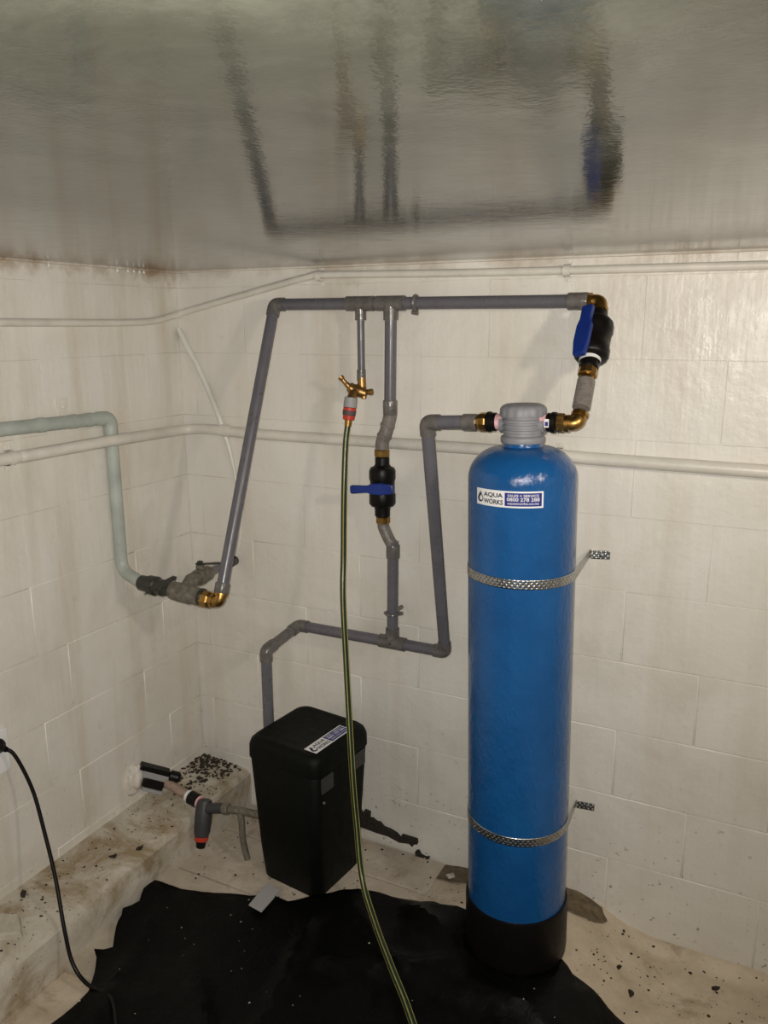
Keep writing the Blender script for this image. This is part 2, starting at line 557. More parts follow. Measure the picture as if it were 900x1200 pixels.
# ------------------------------------------------------------------ old painted services on the walls
def clip(parent, p, along, normal, r, mat, name='pipe_clip'):
    """saddle clip: half ring and two ears"""
    along, normal = V(along).normalized(), V(normal).normalized()
    side = along.cross(normal).normalized()
    b = MB()
    p = V(p)
    vs = []
    wd = 0.009
    path = [(-r-0.016, 0.0015), (-r-0.003, 0.0015)]
    cy = 0.014
    for kk in range(9):
        th = PI - PI*kk/8
        path.append(((r+0.003)*math.cos(th), max(0.002, cy) + (r+0.003)*math.sin(th)))
    path += [(r+0.003, 0.0015), (r+0.016, 0.0015)]
    n = len(path)
    for s_ in (-1, 1):
        for (u, v_) in path: vs.append(p + side*u + normal*v_ + along*(s_*wd))
        for (u, v_) in path: vs.append(p + side*u + normal*(v_+0.002) + along*(s_*wd))
    fs = []
    for i in range(n-1):
        fs += [(i, i+1, n+i+1, n+i), (2*n+i, 3*n+i, 3*n+i+1, 2*n+i+1), (n+i, n+i+1, 3*n+i+1, 3*n+i), (i, 2*n+i, 2*n+i+1, i+1)]
    fs += [(0, n, 3*n, 2*n), (n-1, 3*n-1, 4*n-1, 2*n-1)]
    b.add(vs, fs, False)
    for s_ in (-1, 1):
        b.lathe(p + side*(s_*(r+0.011)) + normal*0.003, normal, [(0, 0.004), (0.002, 0.0035), (0.003, 0.0)], 10)
    return b.build(name, mat, parent)

# upper conduit (left wall, rising across the corner, then along the top of the back wall)
pA = [(0.013, -1.6, 1.692), (0.013, -0.70, 1.686), (0.013, -0.20, 1.686), (0.016, -0.05, 1.704), (0.06, -0.013, 1.722),
      (0.30, -0.013, 1.772), (0.50, -0.013, 1.812), (0.58, -0.013, 1.817), (1.03, -0.013, 1.810), (1.72, -0.013, 1.806), (2.6, -0.013, 1.80)]
t = thing('painted_conduit', (0.56, -0.013, 1.81), 'upper thin white-painted conduit running just below the ceiling', 'conduit')
MB().tube(smooth_path(pA, 10), 0.0105, 14).build('conduit_run', 'oldpipe', t)
clip(t, (0.545, -0.0, 1.815), (1, 0, 0), (0, -1, 0), 0.012, 'oldpipe')
clip(t, (1.268, -0.0, 1.808), (1, 0, 0), (0, -1, 0), 0.012, 'oldpipe')
# middle conduit
pB = [(0.016, -1.6, 1.350), (0.016, -0.76, 1.345), (0.022, -0.66, 1.345), (0.040, -0.54, 1.349), (0.0575, -0.42, 1.353), (0.0575, -0.32, 1.352), (0.042, -0.20, 1.347), (0.026, -0.10, 1.343), (0.040, -0.035, 1.343), (0.11, -0.016, 1.346),
      (0.30, -0.016, 1.341), (0.7, -0.016, 1.341), (1.14, -0.016, 1.341), (1.37, -0.016, 1.336), (1.77, -0.016, 1.334), (2.6, -0.016, 1.33)]
t = thing('painted_conduit', (0.7, -0.016, 1.34), 'white-painted conduit at mid height running behind the blue tank', 'conduit')
MB().tube(smooth_path(pB, 10), 0.0165, 16).build('conduit_run', 'oldpipe', t)
clip(t, (0.002, -0.70, 1.345), (0, 1, 0), (1, 0, 0), 0.016, 'oldpipe')
clip(t, (1.268, 0.0, 1.338), (1, 0, 0), (0, -1, 0), 0.016, 'oldpipe')
MB().tube([(0.165, -0.016, 1.3455), (0.20, -0.016, 1.3445)], 0.0195, 16).build('coupling', 'oldpipe', t)
# slack cable down from the corner
pC = [(0.010, -0.012, 1.665), (0.045, -0.012, 1.60), (0.08, -0.012, 1.545), (0.125, -0.012, 1.455), (0.158, -0.012, 1.378), (0.185, -0.008, 1.29),
      (0.205, -0.008, 1.20), (0.222, -0.008, 1.08), (0.212, -0.008, 0.98), (0.196, -0.008, 0.925)]
pcs = smooth_path(pC, 8)
rC = [0.009 - 0.0035*sstep(0.45, 0.65, i/len(pcs)) for i in range(len(pcs))]
tag(MB().tube(pcs, rC, 10).build('painted_cable', 'cable_w'), 'slack white-painted cable slanting down from the wall corner', 'cable')

# pale green pipe on the left wall
t = thing('inlet_pipe', (0.0225, -0.352, 0.95), 'pale green painted water pipe bent down the left wall', 'pipe')
pD = fillet([(0.0225, -1.6, 1.442), (0.0225, -0.352, 1.414), (0.0225, -0.352, 0.946), (0.14, -0.388, 0.931)], 0.040, 8)
MB().tube(pD, 0.0185, 18).build('pipe_run', 'greenpipe', t)
MB().tube(fillet([(0.0225, -0.402, 1.4152), (0.0225, -0.352, 1.414), (0.0225, -0.352, 1.365)], 0.040, 8), 0.0205, 18).build('elbow', 'greenpipe', t)
for y in (-0.60, -0.49, -0.435):
    MB().tube([(0.0225, y-0.008, 1.414-(y-.008+.352)*.0224), (0.0225, y+0.008, 1.414-(y+.008+.352)*.0224)], 0.0205, 16).build('collar', 'greenpipe', t)
b = MB().box((0.0, -0.525, 1.455), (0.004, -0.485, 1.482)).box((0.0, -0.518, 1.405), (0.004, -0.49, 1.455))
b.lathe((0.004, -0.503, 1.458), (1, 0, 0), [(0, 0.006), (0.004, 0.005), (0.006, 0)], 10)
b.build('wall_bracket', 'oldpipe', t)

# ------------------------------------------------------------------ old shut-off valves joining the pale pipe to the new riser
t = thing('shutoff_valve', (0.22, -0.385, 0.925), 'corroded grey shut-off tee with black levers beside the left wall', 'valve')
d = V((0.40, -0.385, 0.918)) - V((0.13, -0.385, 0.932))
p0 = V((0.125, -0.385, 0.9325))
MB().lathe(p0, d, [(0, 0.020), (0.004, 0.023), (0.03, 0.024), (0.034, 0.028), (0.062, 0.029), (0.066, 0.024), (0.09, 0.025), (0.095, 0.021), (0.125, 0.021)], 20).build('valve_body', 'blacktar', t)
b = MB().lathe(p0, d, [(0.118, 0.022), (0.122, 0.026), (0.15, 0.028), (0.19, 0.028), (0.194, 0.025), (0.222, 0.025), (0.226, 0.021)], 20)
b.tube([p0 + d.normalized()*0.165, (0.272, -0.33, 0.944), (0.265, -0.29, 0.940)], 0.021, 18)
b.build('tee_body', 'corroded', t)
MB().lathe(p0, d, [(0.222, 0.0235), (0.226, 0.026), (0.232, 0.026), (0.236, 0.0235)], 20).build('collar', 'blacktar', t)
# branch valve and its pipe into the back wall
b = MB().lathe((0.268, -0.30, 0.941), (-0.25, 1, -0.09), [(0, 0.021), (0.004, 0.025), (0.03, 0.026), (0.034, 0.02), (0.05, 0.02), (0.054, 0.023), (0.075, 0.023), (0.08, 0.017)], 20)
b.lathe((0.262, -0.275, 0.945), (0, 0, 1), [(0, 0.014), (0.030, 0.013), (0.034, 0.0)], 14)
b.build('branch_valve_body', 'corroded', t)
MB().tube([(0.252, -0.235, 0.935), (0.181, 0.005, 0.905)], 0.0135, 16).build('branch_pipe', 'pvc', t)
MB().tube([(0.1935, -0.042, 0.910), (0.183, -0.004, 0.906)], 0.0165, 16).build('wall_ferrule', 'blacktar', t)
b = MB().prism([(-0.012, -0.008), (0.03, -0.007), (0.075, -0.011), (0.088, -0.009), (0.088, 0.009), (0.075, 0.011), (0.03, 0.007), (-0.012, 0.008)],
               (0.262, -0.275, 0.976), V((0.15, 0.95, -0.20)).normalized(), V((0.98, -0.15, 0)).normalized(), (0, 0, 1), 0.004)
b.lathe((0.262, -0.275, 0.974), (0, 0, 1), [(0, 0.009), (0.012, 0.009), (0.015, 0.0)], 12)
b.build('lever', 'blacktar', t)
b = MB().prism([(-0.012, -0.006), (0.105, -0.007), (0.115, 0.0), (0.105, 0.007), (-0.012, 0.006)],
               (0.185, -0.420, 0.925), V((0.78, 0.10, 0.42)).normalized(), V((-0.45, 0.0, 0.88)).normalized(), (0, -1, 0), 0.005)
b.lathe((0.19, -0.41, 0.929), (0, -1, 0), [(0, 0.008), (0.016, 0.008), (0.018, 0.0)], 12)
b.build('lever', 'blacktar', t)
tag(MB().lathe((0.178, -0.423, 0.920), (0, -1, 0), [(0, 0.005), (0.004, 0.005), (0.006, 0)], 12).build('bolt', 'galv', t), 'bright steel bolt head')

# ------------------------------------------------------------------ new grey plumbing
R = 0.0168
def socket(b, p, d, length=0.034, r=0.0212):
    d = V(d).normalized()
    b.lathe(V(p), d, [(0, R), (0, r-0.001), (0.003, r), (length-0.003, r), (length, r-0.001), (length, R)], 20)
def elbow(name, parent, a, c, e, mat='pvcf', r=0.0198, arm=0.034):
    """elbow at corner c with arms towards a and e"""
    a, c, e = V(a), V(c), V(e)
    da, de = (a-c).normalized(), (e-c).normalized()
    pts = fillet([c+da*arm, c, c+de*arm], 0.014, 6)
    return MB().tube(pts, r, 20).build(name, mat, parent)
def brass_elbow(parent, a, c, e, arm=0.034):
    a, c, e = V(a), V(c), V(e)
    da, de = (a-c).normalized(), (e-c).normalized()
    b = MB().tube(fillet([c+da*arm, c, c+de*arm], 0.015, 6), 0.0165, 20)
    b.lathe(c+da*(arm-0.012), da, [(0, 0.017), (0.001, 0.020), (0.011, 0.020), (0.012, 0.017)], 8, False)
    b.lathe(c+de*(arm-0.012), de, [(0, 0.017), (0.001, 0.020), (0.011, 0.020), (0.012, 0.017)], 20)
    return b.build('brass_elbow', 'brass', parent)
def nut(b, p, d, h, r, n=8):
    b.lathe(p, d, [(0, r*0.9), (0.002, r), (h-0.002, r), (h, r*0.9)], n, False)

# riser
LB = V((0.415, -0.385, 0.915)); LT = V((0.417, -0.062, 1.735))
t = thing('riser_pipe', LB, 'long slanted grey plastic riser pipe left of the garden hose', 'pipe')
du = (LT-LB).normalized()
MB().tube([LB+du*0.03, LT-du*0.022], R, 20).build('pipe_run', 'pvc', t)
b = MB(); socket(b, LB+du*0.026, du, 0.030); b.build('socket', 'pvcf', t)
brass_elbow(t, LB+V((-0.1, 0.0, 0.004)), LB, LT, 0.030)
b = MB().lathe(LB+V((-0.068, 0, 0.003)), (1, 0, -0.03), [(0, 0.0235), (0.002, 0.025), (0.034, 0.025), (0.038, 0.021)], 8, False); b.build('brass_nut', 'brass', t)

# overhead run
OH = lambda x: V((x, -0.062, 1.735 - 0.004*(x-0.417)))
t = thing('overhead_pipe', OH(0.87), 'grey plastic pipe running level under the ceiling to the brass elbow', 'pipe')
MB().tube([OH(0.43), OH(1.33)], R, 20).build('pipe_run', 'pvc', t)
elbow('elbow', t, OH(0.6), OH(0.417), LB)
for x, br, rr in ((0.703, 0.0105, 0.016), (0.797, R, 0.0208)):
    b = MB()
    b.tube([OH(x-0.042), OH(x+0.042)], 0.0208, 20)
    b.tube([OH(x), OH(x)+V((0, 0, -0.045))], rr, 18)
    b.build('tee_fitting', 'pvcf', t)
b = MB(); socket(b, OH(1.285), (1, 0, 0), 0.05, 0.0215); b.build('coupling', 'pvcf', t)
# pipe clip: ring and stand-off to the wall
b = MB()
cpt = OH(0.872)
ring = [cpt + V((0, math.cos(a)*0.0195, math.sin(a)*0.0195)) for a in [2*PI*i/20 for i in range(21)]]
b.tube(ring, 0.0045, 8)
b.tube([cpt+V((0, 0.02, 0)), V((cpt.x, -0.001, cpt.z))], 0.008, 12)
b.tube([cpt+V((-0.006, -0.012, -0.024)), cpt+V((0.012, -0.012, -0.027))], 0.0055, 10)
b.build('pipe_clip', 'pvcf', t)
CE = V((1.366, -0.062, 1.731))          # brass corner
LE = V((1.374, -0.275, 1.456))          # brass corner at the tank head
dv = (LE-CE).normalized()
brass_elbow(t, CE+V((-1, 0, 0)), CE, LE, 0.032)

# upper ball valve
def ball_valve(name, label, p, axis, L, rb, handle):
    axis = V(axis).normalized()
    t = thing(name, p, label, 'valve', 'black ball valves with blue handles')
    P = V(p)
    u = L/0.165
    prof = [(0, 0.019), (0.003*u, 0.021), (0.020*u, 0.021), (0.026*u, 0.025), (0.030*u, rb*0.90), (0.038*u, rb), (0.060*u, rb),
            (0.066*u, rb*0.96), (0.098*u, rb*0.96), (0.104*u, rb), (0.128*u, rb), (0.134*u, rb*0.9), (0.137*u, 0.024), (0.148*u, 0.0225), (0.162*u, 0.0225), (0.165*u, 0.019)]
    rib = lambda k, i: (1.0 + (0.03 if k % 2 else 0)) if 4 <= i <= 6 or 9 <= i <= 10 else 1.0
    MB().lathe(P, axis, prof, 28, True, None, rib).build('valve_body', 'black', t)
    # handle: hub + shaped lever
    n, ux, sh, poly = handle
    n = V(n); n = (n - axis*n.dot(axis)).normalized()
    ux = V(ux); ux = (ux - n*ux.dot(n)).normalized()
    uy = n.cross(ux)
    c0 = P + axis*(L*0.49) + n*(rb*0.85)
    MB().lathe(c0, n, [(0, 0.012), (0.012, 0.012), (0.014, 0.009)], 16).build('valve_stem', 'black', t)
    MB().prism(poly, c0 + n*0.008, ux, uy, n, 0.015).build('handle', 'blue_h', t, 0.003)
    return t
vlabel1 = 'black ball valve with blue handle along the pipe, below the brass elbow'
v2 = ball_valve('ball_valve', vlabel1, CE+dv*0.034, dv, 0.165, 0.040,
    ((-0.33, -0.76, 0.60), -dv, 1, [(-0.078, -0.015), (-0.040, -0.019), (0.006, -0.020), (0.024, -0.014), (0.062, -0.015), (0.062, 0.013), (0.024, 0.013), (0.006, 0.018), (-0.040, 0.019), (-0.078, 0.014)]))
# paper tag round the valve neck
b = MB(); pp = CE+dv*(0.034+0.139)
aa = V((1, 0, 0)).cross(dv).normalized(); 
ring = []
a_ = dv.orthogonal().normalized(); b_ = dv.cross(a_)
vs = []
for i in range(25):
    th = 2*PI*i/24
    q = a_*math.cos(th)+b_*math.sin(th)
    vs += [pp+q*0.0255+dv*(-0.001+0.004*math.sin(th)), pp+q*0.0255+dv*(0.010+0.004*math.sin(th))]
b.add(vs, [(2*i, 2*i+2, 2*i+3, 2*i+1) for i in range(24)])
tg = b.build('paper_tag', 'white', v2)

# tank connection on the right: brass nut, ribbed grey piece, brass elbow, black union
t = thing('tank_outlet_fitting', LE, 'brass elbow with grey ribbed stub on the right of the tank head', 'pipe fitting')
b = MB(); nut(b, CE+dv*0.199, dv, 0.020, 0.0225, 10); b.lathe(CE+dv*0.219, dv, [(0, 0.017), (0.012, 0.0165)], 18); b.build('brass_nut', 'brass', t)
prof = []
for i in range(9):
    prof += [(i*0.0085, 0.0185), (i*0.0085+0.0012, 0.0205), (i*0.0085+0.0065, 0.0205), (i*0.0085+0.008, 0.0185)]
MB().lathe(CE+dv*0.230, dv, prof, 22).build('ribbed_stub', 'pvcrib', t)
brass_elbow(t, CE, LE, LE+V((-1, 0, -0.02)), 0.030)
b = MB(); nut(b, LE+V((-0.030, 0, 0)), (-1, 0, 0), 0.018, 0.0225, 8); b.build('brass_nut', 'brass', t)
un_ = MB().lathe(LE+V((-0.048, 0, 0)), (-1, 0, 0), [(0, 0.02), (0.002, 0.0245), (0.012, 0.0245), (0.014, 0.022), (0.022, 0.022), (0.024, 0.0185)], 20).build('black_union', 'black', t)
b = MB().box((1.303, -0.3005, 1.447), (1.313, -0.2985, 1.466)); wt = b.build('sticker', 'white', un_)
MB().box((1.3045, -0.3012, 1.450), (1.3115, -0.3004, 1.460)).build('navy_print', 'navy', un_)
MB().tube([LE+V((-0.072, 0, 0)), LE+V((-0.086, 0, 0))], 0.0185, 20).build('pink_tape', 'pink', t)

# tank connection on the left
HZ = 1.453
t = thing('bypass_pipe', (0.975, -0.062, 0.745), 'grey plastic pipe rising from the low run to the left of the tank head', 'pipe')
TL = V((1.000, -0.275, 1.441)); BL = V((0.972, -0.064, 0.746))
MB().tube([TL, (1.132, -0.275, 1.448)], R, 20).build('horizontal_run', 'pvc', t)
MB().tube([TL, BL], R, 20).build('pipe_run', 'pvc', t)
elbow('elbow', t, V((1.1, -0.275, 1.446)), TL, BL)
b = MB(); socket(b, (1.096, -0.275, 1.446), (1, 0, 0.04), 0.036, 0.0205); b.build('socket', 'pvcf', t)
b = MB(); b.lathe((1.128, -0.275, 1.448), (1, 0, 0.04), [(0, 0.0165), (0.008, 0.016), (0.009, 0.021), (0.014, 0.023), (0.026, 0.023), (0.030, 0.021)], 10, False); b.build('brass_nut', 'brass', t)
MB().lathe((1.157, -0.275, 1.450), (1, 0, 0.04), [(0, 0.0215), (0.002, 0.0245), (0.010, 0.0245), (0.012, 0.022), (0.022, 0.022), (0.024, 0.019)], 20).build('black_union', 'black', t)
MB().tube([(1.180, -0.275, 1.451), (1.197, -0.275, 1.452)], 0.019, 20).build('pink_tape', 'pink', t)

# low run to the softener
t = thing('lower_pipe_run', (0.47, -0.064, 0.745), 'low grey plastic pipe run along the wall that drops behind the black cabinet', 'pipe')
E1 = V((0.470, -0.064, 0.744)); E2 = V((0.440, -0.205, 0.706)); E3 = V((0.438, -0.205, 0.21))
MB().tube([BL, E1], R, 20).build('pipe_run', 'pvc', t)
MB().tube([E1, E2], R, 20).build('return_piece', 'pvcf', t)
MB().tube(fillet([E2, E3, (0.475, -0.205, 0.205)], 0.02), R, 20).build('drop_pipe', 'pvc', t)
elbow('elbow', t, TL, BL, E1); elbow('elbow', t, BL, E1, E2); elbow('elbow', t, E1, E2, E3)
tx = V((0.802, -0.064, 0.7455))
b = MB().tube([tx+V((-0.042, 0, 0)), tx+V((0.042, 0, 0))], 0.0208, 20); b.tube([tx, tx+V((0, 0, 0.045))], 0.0208, 20)
b.build('tee_fitting', 'pvcf', t)

# middle drop with its valve
t = thing('middle_drop_pipe', (0.802, -0.064, 0.78), 'grey plastic drop pipe with offset bends above and below the lower ball valve', 'pipe')
MB().tube([(0.797, -0.062, 1.70), (0.794, -0.062, 1.435)], R, 20).build('pipe_run', 'pvc', t)
b = MB(); socket(b, (0.7945, -0.062, 1.47), (0, 0, -1), 0.042, 0.0205); b.build('socket', 'pvcf', t)
b = MB().tube(smooth_path([(0.794, -0.062, 1.445), (0.794, -0.062, 1.425), (0.784, -0.064, 1.385), (0.772, -0.066, 1.352), (0.770, -0.066, 1.325)], 6), 0.0195, 20)
for q in ((0.788, -0.063, 1.402), (0.779, -0.065, 1.372)):
    b.lathe(q, (-0.3, -0.03, -1), [(0, 0.0195), (0.001, 0.0215), (0.008, 0.0215), (0.009, 0.0195)], 20)
b.build('offset_bend', 'pvcrib', t)
b = MB(); nut(b, (0.770, -0.066, 1.330), (0, 0, -1), 0.022, 0.0225, 10); b.build('brass_nut', 'brass', t)
b = MB(); nut(b, (0.773, -0.066, 1.133), (0, 0, -1), 0.020, 0.0215, 10); b.build('brass_nut', 'brass', t)
MB().tube(smooth_path([(0.773, -0.066, 1.116), (0.775, -0.066, 1.10), (0.790, -0.065, 1.068), (0.802, -0.064, 1.046), (0.804, -0.064, 1.02)], 6), 0.0175, 20).build('offset_bend', 'pvcrib', t)
MB().tube([(0.804, -0.064, 1.06), (0.802, -0.064, 0.775)], R, 20).build('pipe_run', 'pvc', t)
b = MB(); socket(b, (0.804, -0.064, 1.05), (0, 0, -1), 0.040, 0.0205); b.build('socket', 'pvcf', t)
b = MB()
ring = [V((0.8025+math.cos(a)*0.0195, -0.064+math.sin(a)*0.0195, 0.838)) for a in [2*PI*i/20 for i in range(21)]]
b.tube(ring, 0.0045, 8)
b.tube([(0.774, -0.058, 0.832), (0.784, -0.06, 0.838)], 0.0055, 10); b.tube([(0.822, -0.06, 0.838), (0.833, -0.058, 0.842)], 0.0055, 10)
b.tube([(0.8025, -0.045, 0.838), (0.8025, -0.001, 0.838)], 0.007, 10)
b.build('pipe_clip', 'pvcf', t)
ball_valve('ball_valve', 'black ball valve with its blue handle turned across the pipe beside the hose', (0.771, -0.066, 1.308), (0, 0, -1), 0.176, 0.0375,
    ((0.12, -1, 0), (-1, -0.12, -0.06), 1, [(-0.050, -0.0125), (-0.012, -0.0175), (0.014, -0.0160), (0.030, -0.0105), (0.075, -0.012), (0.080, -0.010), (0.080, 0.010), (0.075, 0.012), (0.030, 0.009), (0.014, 0.0140), (-0.012, 0.0165), (-0.050, 0.0125)]))

# hose tap
t = thing('hose_tap', (0.703, -0.062, 1.51), 'small brass hose tap hanging on a thin grey drop pipe', 'tap')
MB().tube([(0.703, -0.062, 1.70), (0.704, -0.062, 1.520)], 0.0105, 16).build('drop_pipe', 'pvc', t)
b = MB(); b.lathe((0.7035, -0.062, 1.552), (0, 0, -1), [(0, 0.0105), (0, 0.0128), (0.030, 0.0128), (0.030, 0.0105)], 16); b.build('socket', 'pvcf', t)
b = MB()
b.lathe((0.7235, -0.066, 1.484), (-0.92, -0.22, 0.33), [(0, 0.008), (0.003, 0.0135), (0.016, 0.0165), (0.034, 0.0175), (0.044, 0.0150), (0.052, 0.0160), (0.058, 0.012), (0.062, 0.0)], 16)
b.tube([(0.707, -0.064, 1.490), (0.704, -0.062, 1.530)], 0.0125, 14)
b.lathe((0.718, -0.066, 1.489), (1, 0.02, 0.10), [(0, 0.008), (0.012, 0.007), (0.013, 0.0095), (0.022, 0.0095), (0.024, 0.0)], 12)
b.tube([(0.694, -0.075, 1.492), (0.693, -0.095, 1.484), (0.6925, -0.104, 1.472)], 0.0135, 14)
b.lathe((0.716, -0.072, 1.484), (0.1, -0.15, -1), [(0, 0.0085), (0.012, 0.0075), (0.014, 0.0)], 10)
b.build('tap_body', 'oldbrass', t)
b = MB().tube(smooth_path([(0.686, -0.084, 1.497), (0.676, -0.090, 1.508), (0.666, -0.095, 1.520), (0.656, -0.100, 1.534)], 5), [0.0105]*4+[0.008]*4+[0.0065]*5+[0.0085]*3, 12)
b.build('tap_lever', 'oldbrass', t)
# hose and its snap connector
t = thing('garden_hose', (0.70, -0.12, 1.45), 'dark green garden hose with yellow stripes and a red connector hanging from the tap', 'hose')
ca = V((0.6925, -0.104, 1.478)); cdn = V((-0.09, -0.10, -1)).normalized()
MB().lathe(ca, cdn, [(0, 0.015), (0.001, 0.0180), (0.018, 0.0190), (0.028, 0.0190), (0.029, 0.015)], 22).build('connector_collar', 'conngrey', t)
cn = MB().lathe(ca+cdn*0.029, cdn, [(0, 0.0165), (0.001, 0.0185), (0.010, 0.0185), (0.034, 0.0165), (0.036, 0.013)], 22).build('connector_body', 'red', t)
MB().lathe(ca+cdn*0.037, cdn, [(0, 0.0185), (0.001, 0.0192), (0.014, 0.0182), (0.015, 0.0172)], 22, True, None, lambda k, i: 1.0 + (0.02 if k % 2 else -0.01)).build('grip_band', 'connbrown', cn)
MB().lathe(ca+cdn*0.064, cdn, [(0, 0.0105), (0.018, 0.010)], 16).build('brass_ferrule', 'brass', t)
hp = [ca+cdn*0.076, (0.683, -0.123, 1.34), (0.688, -0.145, 1.20), (0.692, -0.160, 1.031), (0.705, -0.190, 0.913), (0.732, -0.225, 0.73), (0.761, -0.262, 0.555), (0.782, -0.285, 0.40),
      (0.797, -0.293, 0.27), (0.838, -0.338, 0.13), (0.918, -0.413, 0.066), (1.026, -0.532, 0.064), (1.124, -0.636, 0.060), (1.26, -0.80, 0.050), (1.40, -1.02, 0.040), (1.43, -1.30, 0.034)]
hs = smooth_path(hp, 10)
hb = MB().tube(hs, 0.0082, 14).build('hose_tube', 'hose', t)
vs_, fs_, fr = sweep(hs, 0.0082, 8)
for a in (0.5, 2.1, 3.7, 5.2):
    pts = [p + (n*math.cos(a) + bb*math.sin(a))*0.0078 for p, n, bb in fr]
    MB().tube(pts, 0.0013, 6).build('yellow_stripe', 'yellow', hb)

# ------------------------------------------------------------------ blue pressure tank
TB = V((1.2755, -0.275, 0.044))
tank = thing('filter_tank', TB, 'tall blue fibreglass filter tank in a black foot with grey head', 'tank', None, (0, -0.0215, 0))
TW = Matrix.Translation(TB) @ Matrix.Rotation(-0.0215, 4, 'Y')
def tl(p): return TW @ V(p)
TU = (TW.to_3x3() @ V((0, 0, 1))).normalized()
TR = 0.1285
prof = [(0.02, TR*0.9), (0.03, TR), (1.278, TR)]
for i in range(1, 15):
    a = (PI/2)*i/14
    r = 0.046 + (TR-0.046)*math.cos(a)
    prof.append((1.278 + 0.076*math.sin(a), r))
prof += [(1.358, 0.0445), (1.366, 0.0445)]
b = MB()
n = []
for i in range(len(prof)-1):
    n.append(prof[i])
    if prof[i+1][0]-prof[i][0] > 0.2:
        for kk in range(1, 12): n.append((prof[i][0] + (prof[i+1][0]-prof[i][0])*kk/12, prof[i][1]))
n.append(prof[-1])
b.lathe(TB, TU, n, 72)
b.build('tank_shell', 'tank', tank)
MB().lathe(TB, TU, [(0, 0.128), (0.004, 0.133), (0.02, 0.1345), (0.150, 0.1345), (0.156, 0.133), (0.156, 0.129)], 64).build('black_foot', 'black', tank)
# grey head
hd = MB().lathe(tl((0, 0, 1.362)), TU, [(0, 0.046), (0.001, 0.0505), (0.004, 0.052), (0.013, 0.052), (0.016, 0.050), (0.018, 0.045), (0.024, 0.045), (0.025, 0.0485), (0.031, 0.0485), (0.032, 0.0455),
    (0.036, 0.0455), (0.037, 0.0485), (0.043, 0.0485), (0.044, 0.0455), (0.048, 0.0455), (0.049, 0.0485), (0.055, 0.0485), (0.057, 0.045), (0.064, 0.045)], 40).build('control_head', 'greyhead', tank)
MB().lathe(tl((0, 0, 1.424)), TU, [(0, 0.046), (0.001, 0.0525), (0.006, 0.0530), (0.019, 0.0520), (0.025, 0.0480), (0.028, 0.041), (0.029, 0.0)], 64, True, None,
    lambda k, i: 1.0 + (0.035 if (k % 4) < 2 and 1 <= i <= 3 else 0)).build('screw_cap', 'greyhead', hd)
for s_ in (-1, 1):
    q = tl((s_*0.040, 0, 1.405))
    MB().tube([q, q+V((s_*0.014, 0, 0))], 0.021, 18).build('port', 'greyhead', hd)

# ------------------------------------------------------------------ stickers with print
_tc = {}
def text_geo(body, bold=0.028):
    if body in _tc: return _tc[body]
    cu = bpy.data.curves.new('t', 'FONT')
    cu.body = body
    cu.size = 1.0
    cu.resolution_u = 3
    cu.offset = bold
    ob = bpy.data.objects.new('t', cu)
    C.objects.link(ob)
    dg = bpy.context.evaluated_depsgraph_get()
    me = bpy.data.meshes.new_from_object(ob.evaluated_get(dg))
    vs = [(v.co.x, v.co.y) for v in me.vertices]
    fs = [tuple(p.vertices) for p in me.polygons]
    bpy.data.objects.remove(ob, do_unlink=True)
    bpy.data.curves.remove(cu)
    bpy.data.meshes.remove(me)
    x0 = min(v[0] for v in vs); x1 = max(v[0] for v in vs); y0 = min(v[1] for v in vs); y1 = max(v[1] for v in vs)
    vs = [((x-x0)/(x1-x0), (y-y0)/(y1-y0)) for x, y in vs]
    _tc[body] = (vs, fs)
    return _tc[body]

def drop_poly():
    """water-drop emblem with a lighter crescent cut"""
    out = []
    for i in range(25):
        a = -PI/2 + 2*PI*i/24
        r = 1.0
        x, y = math.cos(a), math.sin(a)
        if y > 0: x *= (1-y)**0.75 if y < 1 else 0; y *= 1.75
        out.append((x, y))
    return out[:-1]

